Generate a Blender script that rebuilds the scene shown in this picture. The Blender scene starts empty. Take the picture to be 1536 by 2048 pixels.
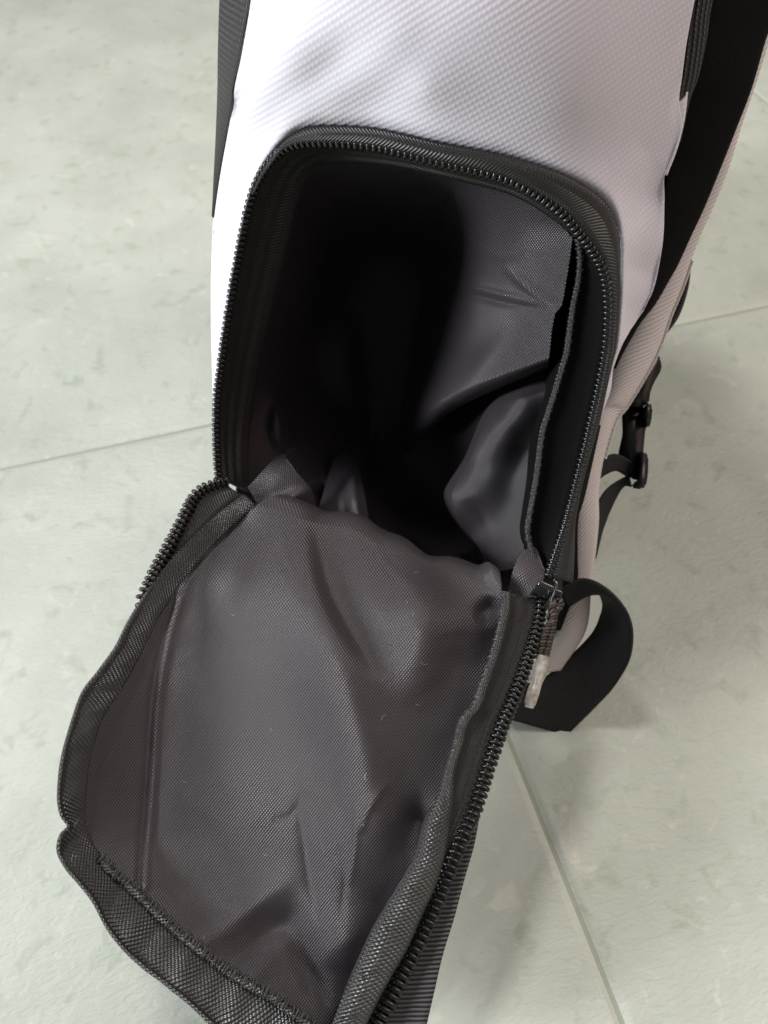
import bpy, bmesh, math, random
import numpy as np
from mathutils import Vector, Matrix
random.seed(7); rng = np.random.default_rng(7)
S = bpy.context.scene
C = S.collection

# ------------------------------------------------------------------ camera, world, lamps
CAMH = 0.44; PITCH = math.radians(54.0); FPX = 1538.0     # 26 mm equivalent phone lens, held above the bag
cam = bpy.data.cameras.new('camera'); co = bpy.data.objects.new('camera', cam); C.objects.link(co)
cam.sensor_fit = 'VERTICAL'; cam.sensor_height = 34.6; cam.lens = 34.6 * FPX / 2048.0
cam.clip_start = 0.02; cam.clip_end = 50
co.location = (0, 0, CAMH); co.rotation_euler = (math.pi/2 - PITCH, 0, 0)
cam.dof.use_dof = True; cam.dof.focus_distance = 0.345; cam.dof.aperture_fstop = 9.0
S.camera = co
w = bpy.data.worlds.new('World'); S.world = w; w.use_nodes = True
w.node_tree.nodes['Background'].inputs[0].default_value = (0.86, 0.92, 1.0, 1)
w.node_tree.nodes['Background'].inputs[1].default_value = 0.12
S.view_settings.view_transform = 'Standard'; S.view_settings.look = 'None'
S.view_settings.exposure = 0; S.view_settings.gamma = 1

def area(name, loc, target, size, power, col):
    l = bpy.data.lights.new(name, 'AREA'); l.shape = 'RECTANGLE'; l.size = size[0]; l.size_y = size[1]
    l.energy = power; l.color = col
    o = bpy.data.objects.new(name, l); C.objects.link(o); o.location = loc
    d = Vector(target) - Vector(loc); o.rotation_euler = d.to_track_quat('-Z', 'Y').to_euler()
    return o
area('window_light', (-1.70, -0.24, 0.86), (0, 0.25, 0.12), (0.5, 0.55), 47, (0.95, 0.97, 1.0))
area('room_light', (1.3, 0.8, 1.7), (0.2, 0.3, 0.0), (1.1, 1.1), 20, (1.0, 0.92, 0.82))
area('ceiling_light', (-0.55, 0.95, 1.9), (0.1, 0.2, 0.0), (0.28, 0.28), 19, (1.0, 0.96, 0.90))
area('room_bounce', (1.6, -0.35, 0.9), (0.1, 0.3, 0.2), (1.2, 1.2), 4.5, (1.0, 0.58, 0.48))

# ------------------------------------------------------------------ geometry helpers
cp, sp = math.cos(PITCH), math.sin(PITCH)
def P(px, py, d):
    """world point on the sight line of a photo pixel, d metres in front of the lens"""
    a = (np.asarray(px, float) - 768.0) / FPX; b = (1024.0 - np.asarray(py, float)) / FPX
    d = np.asarray(d, float)
    return np.stack([a*d, d*(cp + b*sp), CAMH + d*(-sp + b*cp)], -1)

def spline(pts, n):
    """Catmull-Rom through pts (any dimension), resampled evenly into n points"""
    p = np.asarray(pts, float)
    if len(p) == 2:
        t = np.linspace(0, 1, n)[:, None]; return p[0]*(1-t) + p[1]*t
    q = np.vstack([2*p[0]-p[1], p, 2*p[-1]-p[-2]])
    out = []
    for i in range(len(p)-1):
        p0, p1, p2, p3 = q[i:i+4]
        t = np.linspace(0, 1, 24, endpoint=False)[:, None]
        out.append(0.5*((2*p1) + (-p0+p2)*t + (2*p0-5*p1+4*p2-p3)*t**2 + (-p0+3*p1-3*p2+p3)*t**3))
    out.append(p[-1:]); o = np.vstack(out)
    sc = np.ones(p.shape[1])
    if p.shape[1] == 3 and p[:, 0].max() > 5: sc[2] = 3000
    s = np.r_[0, np.cumsum(np.linalg.norm(np.diff(o*sc, axis=0), axis=1))]
    t = np.linspace(0, s[-1], n)
    return np.stack([np.interp(t, s, o[:, k]) for k in range(p.shape[1])], -1)

class TPS:
    def __init__(self, pts, smooth=1e-6):
        p = np.asarray(pts, float); self.x = p[:, :2]/1000.0; n = len(p)
        K = self.k(np.linalg.norm(self.x[:, None]-self.x[None], axis=-1)) + smooth*np.eye(n)
        A = np.zeros((n+3, n+3)); A[:n, :n] = K
        A[:n, n] = 1; A[:n, n+1:] = self.x; A[n:, :n] = A[:n, n:].T
        self.w = np.linalg.solve(A, np.r_[p[:, 2], 0, 0, 0])
    @staticmethod
    def k(r):
        r = np.maximum(r, 1e-9); return r*r*np.log(r)
    def __call__(self, px, py):
        s = np.shape(px); q = np.stack([np.ravel(px), np.ravel(py)], -1)/1000.0
        K = self.k(np.linalg.norm(q[:, None]-self.x[None], axis=-1)); n = len(self.x)
        return (K@self.w[:n] + self.w[n] + q@self.w[n+1:]).reshape(s)

def sdist(px, py, line):
    """distance in photo pixels, signed side and fraction along a polyline"""
    l = spline(line, 40); q = np.stack([np.ravel(px), np.ravel(py)], -1)
    a = l[:-1]; b = l[1:]; ab = b-a
    t = np.clip(((q[:, None]-a[None])*ab[None]).sum(-1)/(ab*ab).sum(-1)[None], 0, 1)
    c = a[None] + t[..., None]*ab[None]; v = q[:, None]-c; dd = np.linalg.norm(v, axis=-1)
    i = dd.argmin(1); r = np.arange(len(q)); d = dd[r, i]
    side = np.sign(ab[i, 0]*v[r, i, 1]-ab[i, 1]*v[r, i, 0])
    fr = (i + t[r, i])/len(a)
    s = np.shape(px); return d.reshape(s), side.reshape(s), fr.reshape(s)

def ridge(px, py, line, amp, wid, taper=True, wid2=None):
    """a soft fold along a line: amp metres deeper (+) or nearer (-), gaussian width in pixels (wid2 on the other side)"""
    d, sd, fr = sdist(px, py, line)
    ww = np.where(sd > 0, wid, wid2 if wid2 else wid)
    g = np.exp(-(d/ww)**2)
    if taper: g = g*np.clip(np.sin(np.pi*np.clip(fr, 0.0, 1.0)), 0, 1)**1.1
    return amp*g

def link(o, parent):
    C.objects.link(o)
    if parent is not None: o.parent = parent
    return o

def mesh_from(name, verts, faces, uvs, mat, parent, solid=0.0, smooth=True, offset=0.0):
    me = bpy.data.meshes.new(name)
    me.from_pydata([tuple(v) for v in verts], [], faces)
    if uvs is not None:
        ul = me.uv_layers.new(name='UVMap')
        li = np.zeros(len(me.loops), int); me.loops.foreach_get('vertex_index', li)
        ul.data.foreach_set('uv', np.asarray(uvs, np.float32)[li].ravel())
    if smooth: me.polygons.foreach_set('use_smooth', [True]*len(me.polygons))
    me.materials.append(mat); me.update()
    o = bpy.data.objects.new(name, me); link(o, parent)
    if solid:
        m = o.modifiers.new('thickness', 'SOLIDIFY'); m.thickness = solid; m.offset = offset
    return o

def grid_faces(nu, nv, closed_v=False):
    f = []
    for i in range(nu-1):
        for j in range(nv if closed_v else nv-1):
            j2 = (j+1) % nv
            f.append((i*nv+j, i*nv+j2, (i+1)*nv+j2, (i+1)*nv+j))
    return f

def grid_obj(name, G, mat, parent, solid=0.0, uv=None, offset=0.0):
    """G: (nu,nv,3) world points"""
    nu, nv = G.shape[:2]
    if uv is None:
        du = np.linalg.norm(np.diff(G, axis=0), axis=-1).mean(1); dv = np.linalg.norm(np.diff(G, axis=1), axis=-1).mean(0)
        u = np.r_[0, np.cumsum(du)]; v = np.r_[0, np.cumsum(dv)]
        uv = np.stack(np.meshgrid(v, u), -1)
    return mesh_from(name, G.reshape(-1, 3), grid_faces(nu, nv), uv.reshape(-1, 2), mat, parent, solid, offset=offset)

def coons(top, right, bottom, left, nu, nv):
    """2-D patch; top/bottom run left to right, left/right run top to bottom"""
    T = spline(top, nv); B = spline(bottom, nv); L = spline(left, nu); R = spline(right, nu)
    u = np.linspace(0, 1, nu)[:, None, None]; v = np.linspace(0, 1, nv)[None, :, None]
    return ((1-u)*T[None]+u*B[None] + (1-v)*L[:, None]+v*R[:, None]
            - ((1-u)*(1-v)*T[0]+(1-u)*v*T[-1]+u*(1-v)*B[0]+u*v*B[-1]))

def P3(pts): return P(pts[:, 0], pts[:, 1], pts[:, 2])

def strip(name, A, B, mat, parent, n=120, m=10, bulge=0.0, solid=0.0008, wob=0.0, anchors=None):
    """cloth strip between two edge lines given as (px,py,depth); bulge in metres along the surface normal"""
    if anchors is None: a = P3(spline(A, n)); b = P3(spline(B, n))
    else: a = P3(piecewise(A, anchors[0], n)); b = P3(piecewise(B, anchors[1], n))
    t = np.linspace(0, 1, m)[None, :, None]
    G = a[:, None]*(1-t) + b[:, None]*t
    if bulge or wob:
        tu = np.gradient(G, axis=0); tv = np.gradient(G, axis=1); N = np.cross(tu, tv)
        N /= np.linalg.norm(N, axis=-1, keepdims=True)+1e-12
        tocam = np.array([0, 0, CAMH])-G
        N *= np.sign((N*tocam).sum(-1, keepdims=True))
        prof = (4*t*(1-t))**0.7
        G = G + N*bulge*prof
        if wob:
            k = np.linspace(0, n/9.0, n)[:, None, None]
            G = G + N*wob*(np.sin(k*1.7)+0.6*np.sin(k*3.9+1))*prof
    return grid_obj(name, G, mat, parent, solid)

def tube(name, pts, r, mat, parent, n=100, k=10, world=False, flat=1.0):
    c = spline(pts, n); c = c if world else P3(c)
    r = np.broadcast_to(np.asarray(r, float), (n,)) if np.ndim(r) == 0 else np.interp(np.linspace(0, 1, n), np.linspace(0, 1, len(r)), r)
    T = np.gradient(c, axis=0); T /= np.linalg.norm(T, axis=1, keepdims=True)
    ref = np.array([0, 0, CAMH])-c; N = ref-(ref*T).sum(1, keepdims=True)*T
    N /= np.linalg.norm(N, axis=1, keepdims=True); Bn = np.cross(T, N)
    a = np.linspace(0, 2*np.pi, k, endpoint=False)
    G = c[:, None] + r[:, None, None]*(np.cos(a)[None, :, None]*N[:, None]*flat + np.sin(a)[None, :, None]*Bn[:, None])
    s = np.r_[0, np.cumsum(np.linalg.norm(np.diff(c, axis=0), axis=1))]
    uv = np.stack([np.broadcast_to((a*r.mean())[None], (n, k)), np.broadcast_to(s[:, None], (n, k))], -1)
    f = grid_faces(n, k, True); f.append(tuple(range(k))); f.append(tuple(range((n-1)*k, n*k))[::-1])
    return mesh_from(name, G.reshape(-1, 3), f, uv.reshape(-1, 2), mat, parent)

# ------------------------------------------------------------------ materials
def new_mat(name):
    m = bpy.data.materials.new(name); m.use_nodes = True
    return m, m.node_tree.nodes, m.node_tree.links, m.node_tree.nodes['Principled BSDF']
def math_node(N, L, op, a, b=None):
    n = N.new('ShaderNodeMath'); n.operation = op
    for i, x in enumerate((a, b)):
        if x is None: continue
        if isinstance(x, (int, float)): n.inputs[i].default_value = x
        else: L.new(x, n.inputs[i])
    return n.outputs[0]

def fabric(name, col, hi, pu, pv, rot=0.0, bump=0.0004, rough=0.6, spec=0.4, mode='dots', blotch=0.15, sheen=0.0, jitter=0.25, sheen_rough=0.4, crinkle=0.0):
    """woven cloth; pu and pv are thread periods in metres on the UV map; col in the gaps, hi on the threads"""
    m, N, L, b = new_mat(name)
    uv = N.new('ShaderNodeUVMap'); uv.uv_map = 'UVMap'
    mp = N.new('ShaderNodeMapping'); L.new(uv.outputs[0], mp.inputs[0])
    mp.inputs['Rotation'].default_value = (0, 0, rot)
    nz = N.new('ShaderNodeTexNoise'); nz.inputs['Scale'].default_value = 180; nz.inputs['Detail'].default_value = 2
    L.new(mp.outputs[0], nz.inputs['Vector'])
    ad = N.new('ShaderNodeVectorMath'); ad.operation = 'MULTIPLY_ADD'
    L.new(nz.outputs['Color'], ad.inputs[0]); ad.inputs[1].default_value = (jitter*pu, jitter*pv, 0); L.new(mp.outputs[0], ad.inputs[2])
    sx = N.new('ShaderNodeSeparateXYZ'); L.new(ad.outputs[0], sx.inputs[0])
    su = math_node(N, L, 'SINE', math_node(N, L, 'MULTIPLY', sx.outputs[0], 2*math.pi/pu))
    sv = math_node(N, L, 'SINE', math_node(N, L, 'MULTIPLY', sx.outputs[1], 2*math.pi/pv))
    if mode == 'dots':
        h = math_node(N, L, 'MULTIPLY_ADD', math_node(N, L, 'MULTIPLY', su, sv), 0.5); h.node.inputs[2].default_value = 0.5
        fine = h
    elif mode == 'rows':      # ridges with a bead along them
        r = math_node(N, L, 'MULTIPLY_ADD', su, 0.5); r.node.inputs[2].default_value = 0.5
        bd = math_node(N, L, 'MULTIPLY_ADD', sv, 0.28); bd.node.inputs[2].default_value = 0.72
        h = math_node(N, L, 'MULTIPLY', r, bd)
    elif mode == 'rib':
        h = math_node(N, L, 'MULTIPLY_ADD', sv, 0.5); h.node.inputs[2].default_value = 0.5
    elif mode == 'herring':   # chevron twill
        tri = math_node(N, L, 'PINGPONG', sx.outputs[0], pu*3)
        k = math_node(N, L, 'ADD', tri, sx.outputs[1])
        s2 = math_node(N, L, 'SINE', math_node(N, L, 'MULTIPLY', k, 2*math.pi/pv))
        h = math_node(N, L, 'MULTIPLY_ADD', s2, 0.5); h.node.inputs[2].default_value = 0.5
    big = N.new('ShaderNodeTexNoise'); big.inputs['Scale'].default_value = 35; big.inputs['Detail'].default_value = 4
    L.new(mp.outputs[0], big.inputs['Vector'])
    mix = N.new('ShaderNodeMix'); mix.data_type = 'RGBA'
    mix.inputs['A'].default_value = (*col, 1); mix.inputs['B'].default_value = (*hi, 1); L.new(h, mix.inputs['Factor'])  # shade between threads and highlights on them are put into the colour
    hs = N.new('ShaderNodeHueSaturation'); L.new(mix.outputs['Result'], hs.inputs['Color'])
    v = math_node(N, L, 'MULTIPLY_ADD', big.outputs['Fac'], 2*blotch); v.node.inputs[2].default_value = 1-blotch
    L.new(v, hs.inputs['Value']); L.new(hs.outputs[0], b.inputs['Base Color'])
    bp = N.new('ShaderNodeBump'); bp.inputs['Strength'].default_value = 1.0; bp.inputs['Distance'].default_value = bump
    L.new(h, bp.inputs['Height']); L.new(bp.outputs[0], b.inputs['Normal'])
    if crinkle:                                             # faint handling creases in thin cloth
        cn = N.new('ShaderNodeTexNoise'); cn.inputs['Scale'].default_value = 42; cn.inputs['Detail'].default_value = 4; cn.inputs['Distortion'].default_value = 1.2
        try: cn.noise_type = 'RIDGED_MULTIFRACTAL'
        except Exception: pass
        L.new(mp.outputs[0], cn.inputs['Vector'])
        b2 = N.new('ShaderNodeBump'); b2.inputs['Distance'].default_value = crinkle; L.new(cn.outputs['Fac'], b2.inputs['Height']); L.new(b2.outputs[0], bp.inputs['Normal'])
    b.inputs['Roughness'].default_value = rough; b.inputs['Specular IOR Level'].default_value = spec
    b.inputs['Sheen Weight'].default_value = sheen; b.inputs['Sheen Roughness'].default_value = sheen_rough
    return m

def plain(name, col, rough, spec=0.5, metal=0.0, noise=0.1, bump=0.0, scale=300, coat=0.0):
    m, N, L, b = new_mat(name)
    tc = N.new('ShaderNodeTexCoord'); nz = N.new('ShaderNodeTexNoise'); nz.inputs['Scale'].default_value = scale; nz.inputs['Detail'].default_value = 4
    L.new(tc.outputs['Object'], nz.inputs['Vector'])
    hs = N.new('ShaderNodeHueSaturation'); hs.inputs['Color'].default_value = (*col, 1)
    v = math_node(N, L, 'MULTIPLY_ADD', nz.outputs['Fac'], 2*noise); v.node.inputs[2].default_value = 1-noise
    L.new(v, hs.inputs['Value']); L.new(hs.outputs[0], b.inputs['Base Color'])
    r = math_node(N, L, 'MULTIPLY_ADD', nz.outputs['Fac'], 0.2); r.node.inputs[2].default_value = rough-0.1
    L.new(r, b.inputs['Roughness'])
    b.inputs['Specular IOR Level'].default_value = spec; b.inputs['Metallic'].default_value = metal; b.inputs['Coat Weight'].default_value = coat
    if bump:
        bp = N.new('ShaderNodeBump'); bp.inputs['Distance'].default_value = bump; L.new(nz.outputs['Fac'], bp.inputs['Height']); L.new(bp.outputs[0], b.inputs['Normal'])
    return m

M_WHITE = fabric('white_polyester', (0.70, 0.68, 0.75), (0.80, 0.78, 0.85), 0.0023, 0.0020, rot=math.radians(60), bump=0.00013, rough=0.55, spec=0.3, mode='rows', blotch=0.03, jitter=0.15)
M_BAND = fabric('white_twill_edge', (0.60, 0.55, 0.54), (0.76, 0.71, 0.69), 0.0016, 0.0022, rot=math.radians(38), bump=0.00025, rough=0.7, spec=0.2, mode='rib', blotch=0.04, jitter=0.3)
M_LINING = fabric('charcoal_nylon_lining', (0.002, 0.0018, 0.0021), (0.072, 0.058, 0.070), 0.00134, 0.00185, rot=0.06, bump=0.00035, rough=0.42, spec=0.75, crinkle=0.0007, mode='dots', blotch=0.12, sheen=0.05, jitter=0.22)
M_SIDE = fabric('black_ribbed_polyester', (0.001, 0.001, 0.0015), (0.05, 0.046, 0.05), 0.0026, 0.0024, rot=0.1, bump=0.0012, rough=0.5, spec=0.5, mode='rows', blotch=0.1)
M_TAPE = fabric('black_herringbone_tape', (0.004, 0.004, 0.004), (0.028, 0.027, 0.026), 0.0011, 0.0016, rot=0.0, bump=0.0003, rough=0.45, spec=0.6, mode='herring', blotch=0.15)
M_BIND = fabric('black_grosgrain_binding', (0.003, 0.003, 0.003), (0.066, 0.064, 0.063), 0.0019, 0.0019, rot=0.0, bump=0.0007, rough=0.33, spec=0.9, mode='dots', blotch=0.3, jitter=0.35)
M_WEB = fabric('black_webbing', (0.008, 0.008, 0.009), (0.026, 0.026, 0.028), 0.0012, 0.0012, rot=0.5, bump=0.0003, rough=0.6, spec=0.35, mode='rib', blotch=0.15)
M_GREYWEB = fabric('grey_ribbed_webbing', (0.02, 0.019, 0.022), (0.15, 0.145, 0.155), 0.002, 0.0020, rot=0.0, bump=0.0005, rough=0.55, spec=0.4, mode='rib', blotch=0.1)
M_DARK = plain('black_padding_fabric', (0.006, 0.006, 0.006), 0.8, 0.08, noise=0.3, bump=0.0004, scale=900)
M_TOOTH = plain('black_nylon_coil', (0.010, 0.010, 0.010), 0.28, 0.6, noise=0.15)
M_METAL = plain('black_nickel', (0.13, 0.128, 0.125), 0.22, 0.6, metal=0.9, noise=0.1)
M_PLASTIC = plain('black_buckle_plastic', (0.014, 0.014, 0.014), 0.35, 0.5, noise=0.2)
M_CORD = plain('brown_black_cord', (0.012, 0.009, 0.007), 0.45, 0.6, noise=0.9, bump=0.0008, scale=900)
M_TAN = plain('tan_cord_strand', (0.055, 0.036, 0.023), 0.45, 0.5, noise=0.5, bump=0.0006, scale=900)
M_THREAD = plain('charcoal_thread', (0.075, 0.074, 0.072), 0.35, 0.7, noise=0.3)
M_STITCH = plain('black_thread', (0.03, 0.03, 0.03), 0.5, 0.5, noise=0.2)
def clear_tip():
    m, N, L, b = new_mat('clear_plastic_tip')
    tc = N.new('ShaderNodeTexCoord'); nz = N.new('ShaderNodeTexNoise'); nz.inputs['Scale'].default_value = 260; nz.inputs['Detail'].default_value = 3; L.new(tc.outputs['Object'], nz.inputs['Vector'])
    rp = N.new('ShaderNodeValToRGB'); rp.color_ramp.elements[0].position = 0.35; rp.color_ramp.elements[0].color = (0.46, 0.38, 0.31, 1); rp.color_ramp.elements[1].position = 0.6; rp.color_ramp.elements[1].color = (0.86, 0.82, 0.77, 1)
    L.new(nz.outputs['Fac'], rp.inputs[0]); L.new(rp.outputs[0], b.inputs['Base Color']); b.inputs['Roughness'].default_value = 0.25
    b.inputs['Transmission Weight'].default_value = 0.6; b.inputs['IOR'].default_value = 1.4
    return m
M_CLEAR = clear_tip()

def floor_mat():
    m, N, L, b = new_mat('pale_green_vinyl_tile')
    tc = N.new('ShaderNodeTexCoord')
    n1 = N.new('ShaderNodeTexNoise'); n1.inputs['Scale'].default_value = 9; n1.inputs['Detail'].default_value = 10; n1.inputs['Roughness'].default_value = 0.6
    n2 = N.new('ShaderNodeTexNoise'); n2.inputs['Scale'].default_value = 55; n2.inputs['Detail'].default_value = 9; n2.inputs['Distortion'].default_value = 0.6
    n3 = N.new('ShaderNodeTexNoise'); n3.inputs['Scale'].default_value = 60; n3.inputs['Detail'].default_value = 4; n3.inputs['Distortion'].default_value = 1.2
    for n in (n1, n2, n3): L.new(tc.outputs['Object'], n.inputs['Vector'])
    r1 = N.new('ShaderNodeValToRGB'); L.new(n1.outputs['Fac'], r1.inputs[0])
    r1.color_ramp.elements[0].position = 0.3; r1.color_ramp.elements[0].color = (0.455, 0.48, 0.42, 1)
    r1.color_ramp.elements[1].position = 0.7; r1.color_ramp.elements[1].color = (0.585, 0.615, 0.545, 1)
    r2 = N.new('ShaderNodeValToRGB'); L.new(n2.outputs['Fac'], r2.inputs[0])
    r2.color_ramp.elements[0].position = 0.57; r2.color_ramp.elements[0].color = (0, 0, 0, 1)
    r2.color_ramp.elements[1].position = 0.70; r2.color_ramp.elements[1].color = (1, 1, 1, 1)
    mask = math_node(N, L, 'MULTIPLY', r2.outputs[0], 0.6)
    mx = N.new('ShaderNodeMix'); mx.data_type = 'RGBA'; L.new(mask, mx.inputs['Factor']); L.new(r1.outputs[0], mx.inputs['A']); mx.inputs['B'].default_value = (0.36, 0.42, 0.33, 1)
    r3 = N.new('ShaderNodeValToRGB'); L.new(n3.outputs['Fac'], r3.inputs[0])
    r3.color_ramp.elements[0].position = 0.60; r3.color_ramp.elements[0].color = (0, 0, 0, 1)
    r3.color_ramp.elements[1].position = 0.76; r3.color_ramp.elements[1].color = (1, 1, 1, 1)
    mx2 = N.new('ShaderNodeMix'); mx2.data_type = 'RGBA'; L.new(math_node(N, L, 'MULTIPLY', r3.outputs[0], 0.6), mx2.inputs['Factor']); L.new(mx.outputs['Result'], mx2.inputs['A']); mx2.inputs['B'].default_value = (0.66, 0.675, 0.585, 1)
    L.new(mx2.outputs['Result'], b.inputs['Base Color'])
    wv = N.new('ShaderNodeTexNoise'); wv.inputs['Scale'].default_value = 170; wv.inputs['Detail'].default_value = 3; wv.inputs['Distortion'].default_value = 0.8
    mp = N.new('ShaderNodeMapping'); mp.inputs['Scale'].default_value = (1.0, 2.2, 1); mp.inputs['Rotation'].default_value = (0, 0, 0.45)
    L.new(tc.outputs['Object'], mp.inputs[0]); L.new(mp.outputs[0], wv.inputs['Vector'])
    bp = N.new('ShaderNodeBump'); bp.inputs['Distance'].default_value = 0.0007; bp.inputs['Strength'].default_value = 0.7; L.new(wv.outputs['Fac'], bp.inputs['Height'])
    L.new(bp.outputs[0], b.inputs['Normal'])
    b.inputs['Roughness'].default_value = 0.42; b.inputs['Specular IOR Level'].default_value = 0.35
    return m
M_FLOOR = floor_mat()
M_GROUT = plain('tile_joint', (0.36, 0.39, 0.31), 0.6, 0.3, noise=0.1)

# ------------------------------------------------------------------ floor of big embossed tiles
def floor_point(px, py):
    q = P(px, py, 1.0); d = q-np.array([0, 0, CAMH]); t = -CAMH/d[2]; return np.array([0, 0, CAMH])+d*t
fa, fb = floor_point(215, 892), floor_point(1438, 632)
fc, fd = floor_point(1010, 1510), floor_point(1205, 2035)
e1 = (fb-fa)[:2]; e1 /= np.linalg.norm(e1); e2 = np.array([-e1[1], e1[0]])
# joint crossing
A2 = np.array([e1, -(fd-fc)[:2]]).T; sol = np.linalg.solve(A2, (fc-fa)[:2]); X0 = fa[:2]+e1*sol[0]
ang = math.atan2(e1[1], e1[0])
bm = bmesh.new(); bmesh.ops.create_grid(bm, x_segments=1, y_segments=1, size=4.0)
me = bpy.data.meshes.new('floor'); bm.to_mesh(me); bm.free(); me.materials.append(M_GROUT)
floor = link(bpy.data.objects.new('floor', me), None); floor.location = (0, 0.6, -0.0013)
floor['kind'] = 'structure'; floor['label'] = 'pale green mottled vinyl floor tiles under the bag'
TS, GAP = 1.35, 0.0024
def tile_mesh():
    bm = bmesh.new(); h = TS/2-GAP/2
    prof = [(h, -0.0011), (h-0.0012, -0.0007), (h-0.0026, -0.0002), (h-0.004, 0.0)]
    rings = []
    for r, z in prof: rings.append([bm.verts.new((sx*r, sy*r, z)) for sx, sy in ((-1, -1), (1, -1), (1, 1), (-1, 1))])
    for a, b in zip(rings, rings[1:]):
        for i in range(4): bm.faces.new((a[i], a[(i+1) % 4], b[(i+1) % 4], b[i]))
    bm.faces.new(rings[-1])
    low = [bm.verts.new((v.co.x, v.co.y, -0.0035)) for v in rings[0]]
    for i in range(4): bm.faces.new((low[i], low[(i+1) % 4], rings[0][(i+1) % 4], rings[0][i]))
    me = bpy.data.meshes.new('floor_tile'); bm.to_mesh(me); bm.free(); me.materials.append(M_FLOOR); return me
tm = tile_mesh()
for j in range(-1, 3):
    for i in range(-2, 2):
        o = bpy.data.objects.new('floor_tile', tm); link(o, floor)
        q = X0 + e1*((i+0.5+(0.42 if j >= 0 else 0))*TS) + e2*((j+0.5)*TS)
        o.matrix_parent_inverse = Matrix.Identity(4)
        o.location = (q[0]-floor.location.x, q[1]-floor.location.y, 0.0013)
        o.rotation_euler = (0, 0, ang + math.pi/2*0)

# ------------------------------------------------------------------ the bag
bag = bpy.data.objects.new('backpack', None); C.objects.link(bag)
bag.location = (0.01, 0.40, 0.0); bag.empty_display_size = 0.1
bag['label'] = 'white and black sports backpack standing on the floor with its lower zip pocket hanging open'
bag['category'] = 'backpack'
bpy.context.view_layer.update()
BAGINV = bag.matrix_world.inverted()
_link = link
def link(o, parent):
    _link(o, parent)
    if parent is bag: o.matrix_parent_inverse = BAGINV
    return o

# --- zip line round the opening (px, py, depth), left bottom -> top -> right bottom
ZIP = [(437,956,.412),(433,880,.404),(434,800,.396),(441,740,.389),(452,660,.380),(465,580,.371),(478,510,.362),(492,440,.353),(507,385,.346),
       (525,346,.340),(550,313,.334),(580,294,.329),(620,286,.325),(680,287,.321),(740,293,.318),(800,305,.3165),(900,330,.316),(960,344,.317),(1011,359,.319),(1063,385,.322),
       (1121,427,.328),(1147,456,.332),(1183,502,.339),(1206,548,.346),(1214,609,.354),(1212,675,.361),(1206,723,.366),(1193,790,.372),(1180,847,.377),
       (1168,900,.381),(1151,966,.386),(1131,1044,.391),(1110,1106,.394),(1096,1149,.396)]
# outer edge of the zip tape, where the white cloth begins
TAPE = [(434,958,.412),(430,880,.404),(431,800,.396),(438,740,.389),(449,660,.380),(462,580,.371),(475,510,.362),(489,440,.353),(504,385,.346),
        (522,342,.339),(553,299,.331),(588,268,.325),(625,254,.320),(680,252,.316),(745,256,.313),(800,267,.311),(870,284,.310),(950,299,.311),(1010,311,.313),(1090,336,.318),
        (1150,362,.324),(1200,395,.331),(1226,428,.336),(1238,475,.341),(1240,540,.348),(1239,600,.354),(1233,685,.362),(1222,735,.367),(1208,800,.373),(1196,850,.378),
        (1178,915,.383),(1160,985,.388),(1150,1040,.392),(1148,1100,.396),(1146,1165,.400)]
# outer line of the white front panel
OUT = [(437,960,.420),(434,880,.425),(428,800,.423),(425,700,.417),(424,640,.412),(424,560,.402),(427,470,.392),(429,437,.386),(440,355,.366),(454,273,.348),
       (466,210,.334),(468,178,.328),(483,109,.316),(502,0,.303),(520,-150,.292),(560,-230,.285),(800,-260,.270),(1100,-260,.270),(1330,-230,.285),(1420,-150,.298),
       (1387,0,.308),(1373,73,.316),(1363,146,.324),(1356,200,.332),(1362,250,.339),(1349,300,.344),(1330,346,.350),(1327,400,.356),(1325,469,.363),(1318,525,.368),(1305,578,.373),
       (1289,614,.376),(1266,643,.378),(1245,680,.380),(1226,728,.382),(1219,780,.384),(1206,817,.385),(1195,850,.386)]
def cumfrac(pts):
    p = np.asarray(pts, float); s = np.r_[0, np.cumsum(np.linalg.norm(np.diff(p[:, :2], axis=0), axis=1))]; return s/s[-1]
def piecewise(pts, knots, n):
    """resample so the control points listed in knots land at equal shares given by their share list"""
    idx, share = knots; out = []
    for (a, b, c) in zip(idx[:-1], idx[1:], share):
        k = int(round(c*n)); seg = spline(pts, 4000); 
        f = cumfrac(seg); 
        # nearest dense index of the two control points
        ia = np.argmin(np.linalg.norm(seg[:, :2]-np.asarray(pts[a])[:2], axis=1)); ib = np.argmin(np.linalg.norm(seg[:, :2]-np.asarray(pts[b])[:2], axis=1))
        t = np.linspace(ia, ib, k, endpoint=False); out.append(np.stack([np.interp(t, np.arange(len(seg)), seg[:, q]) for q in range(3)], -1))
    out.append(np.asarray(pts[idx[-1]], float)[None]); return np.vstack(out)

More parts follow.
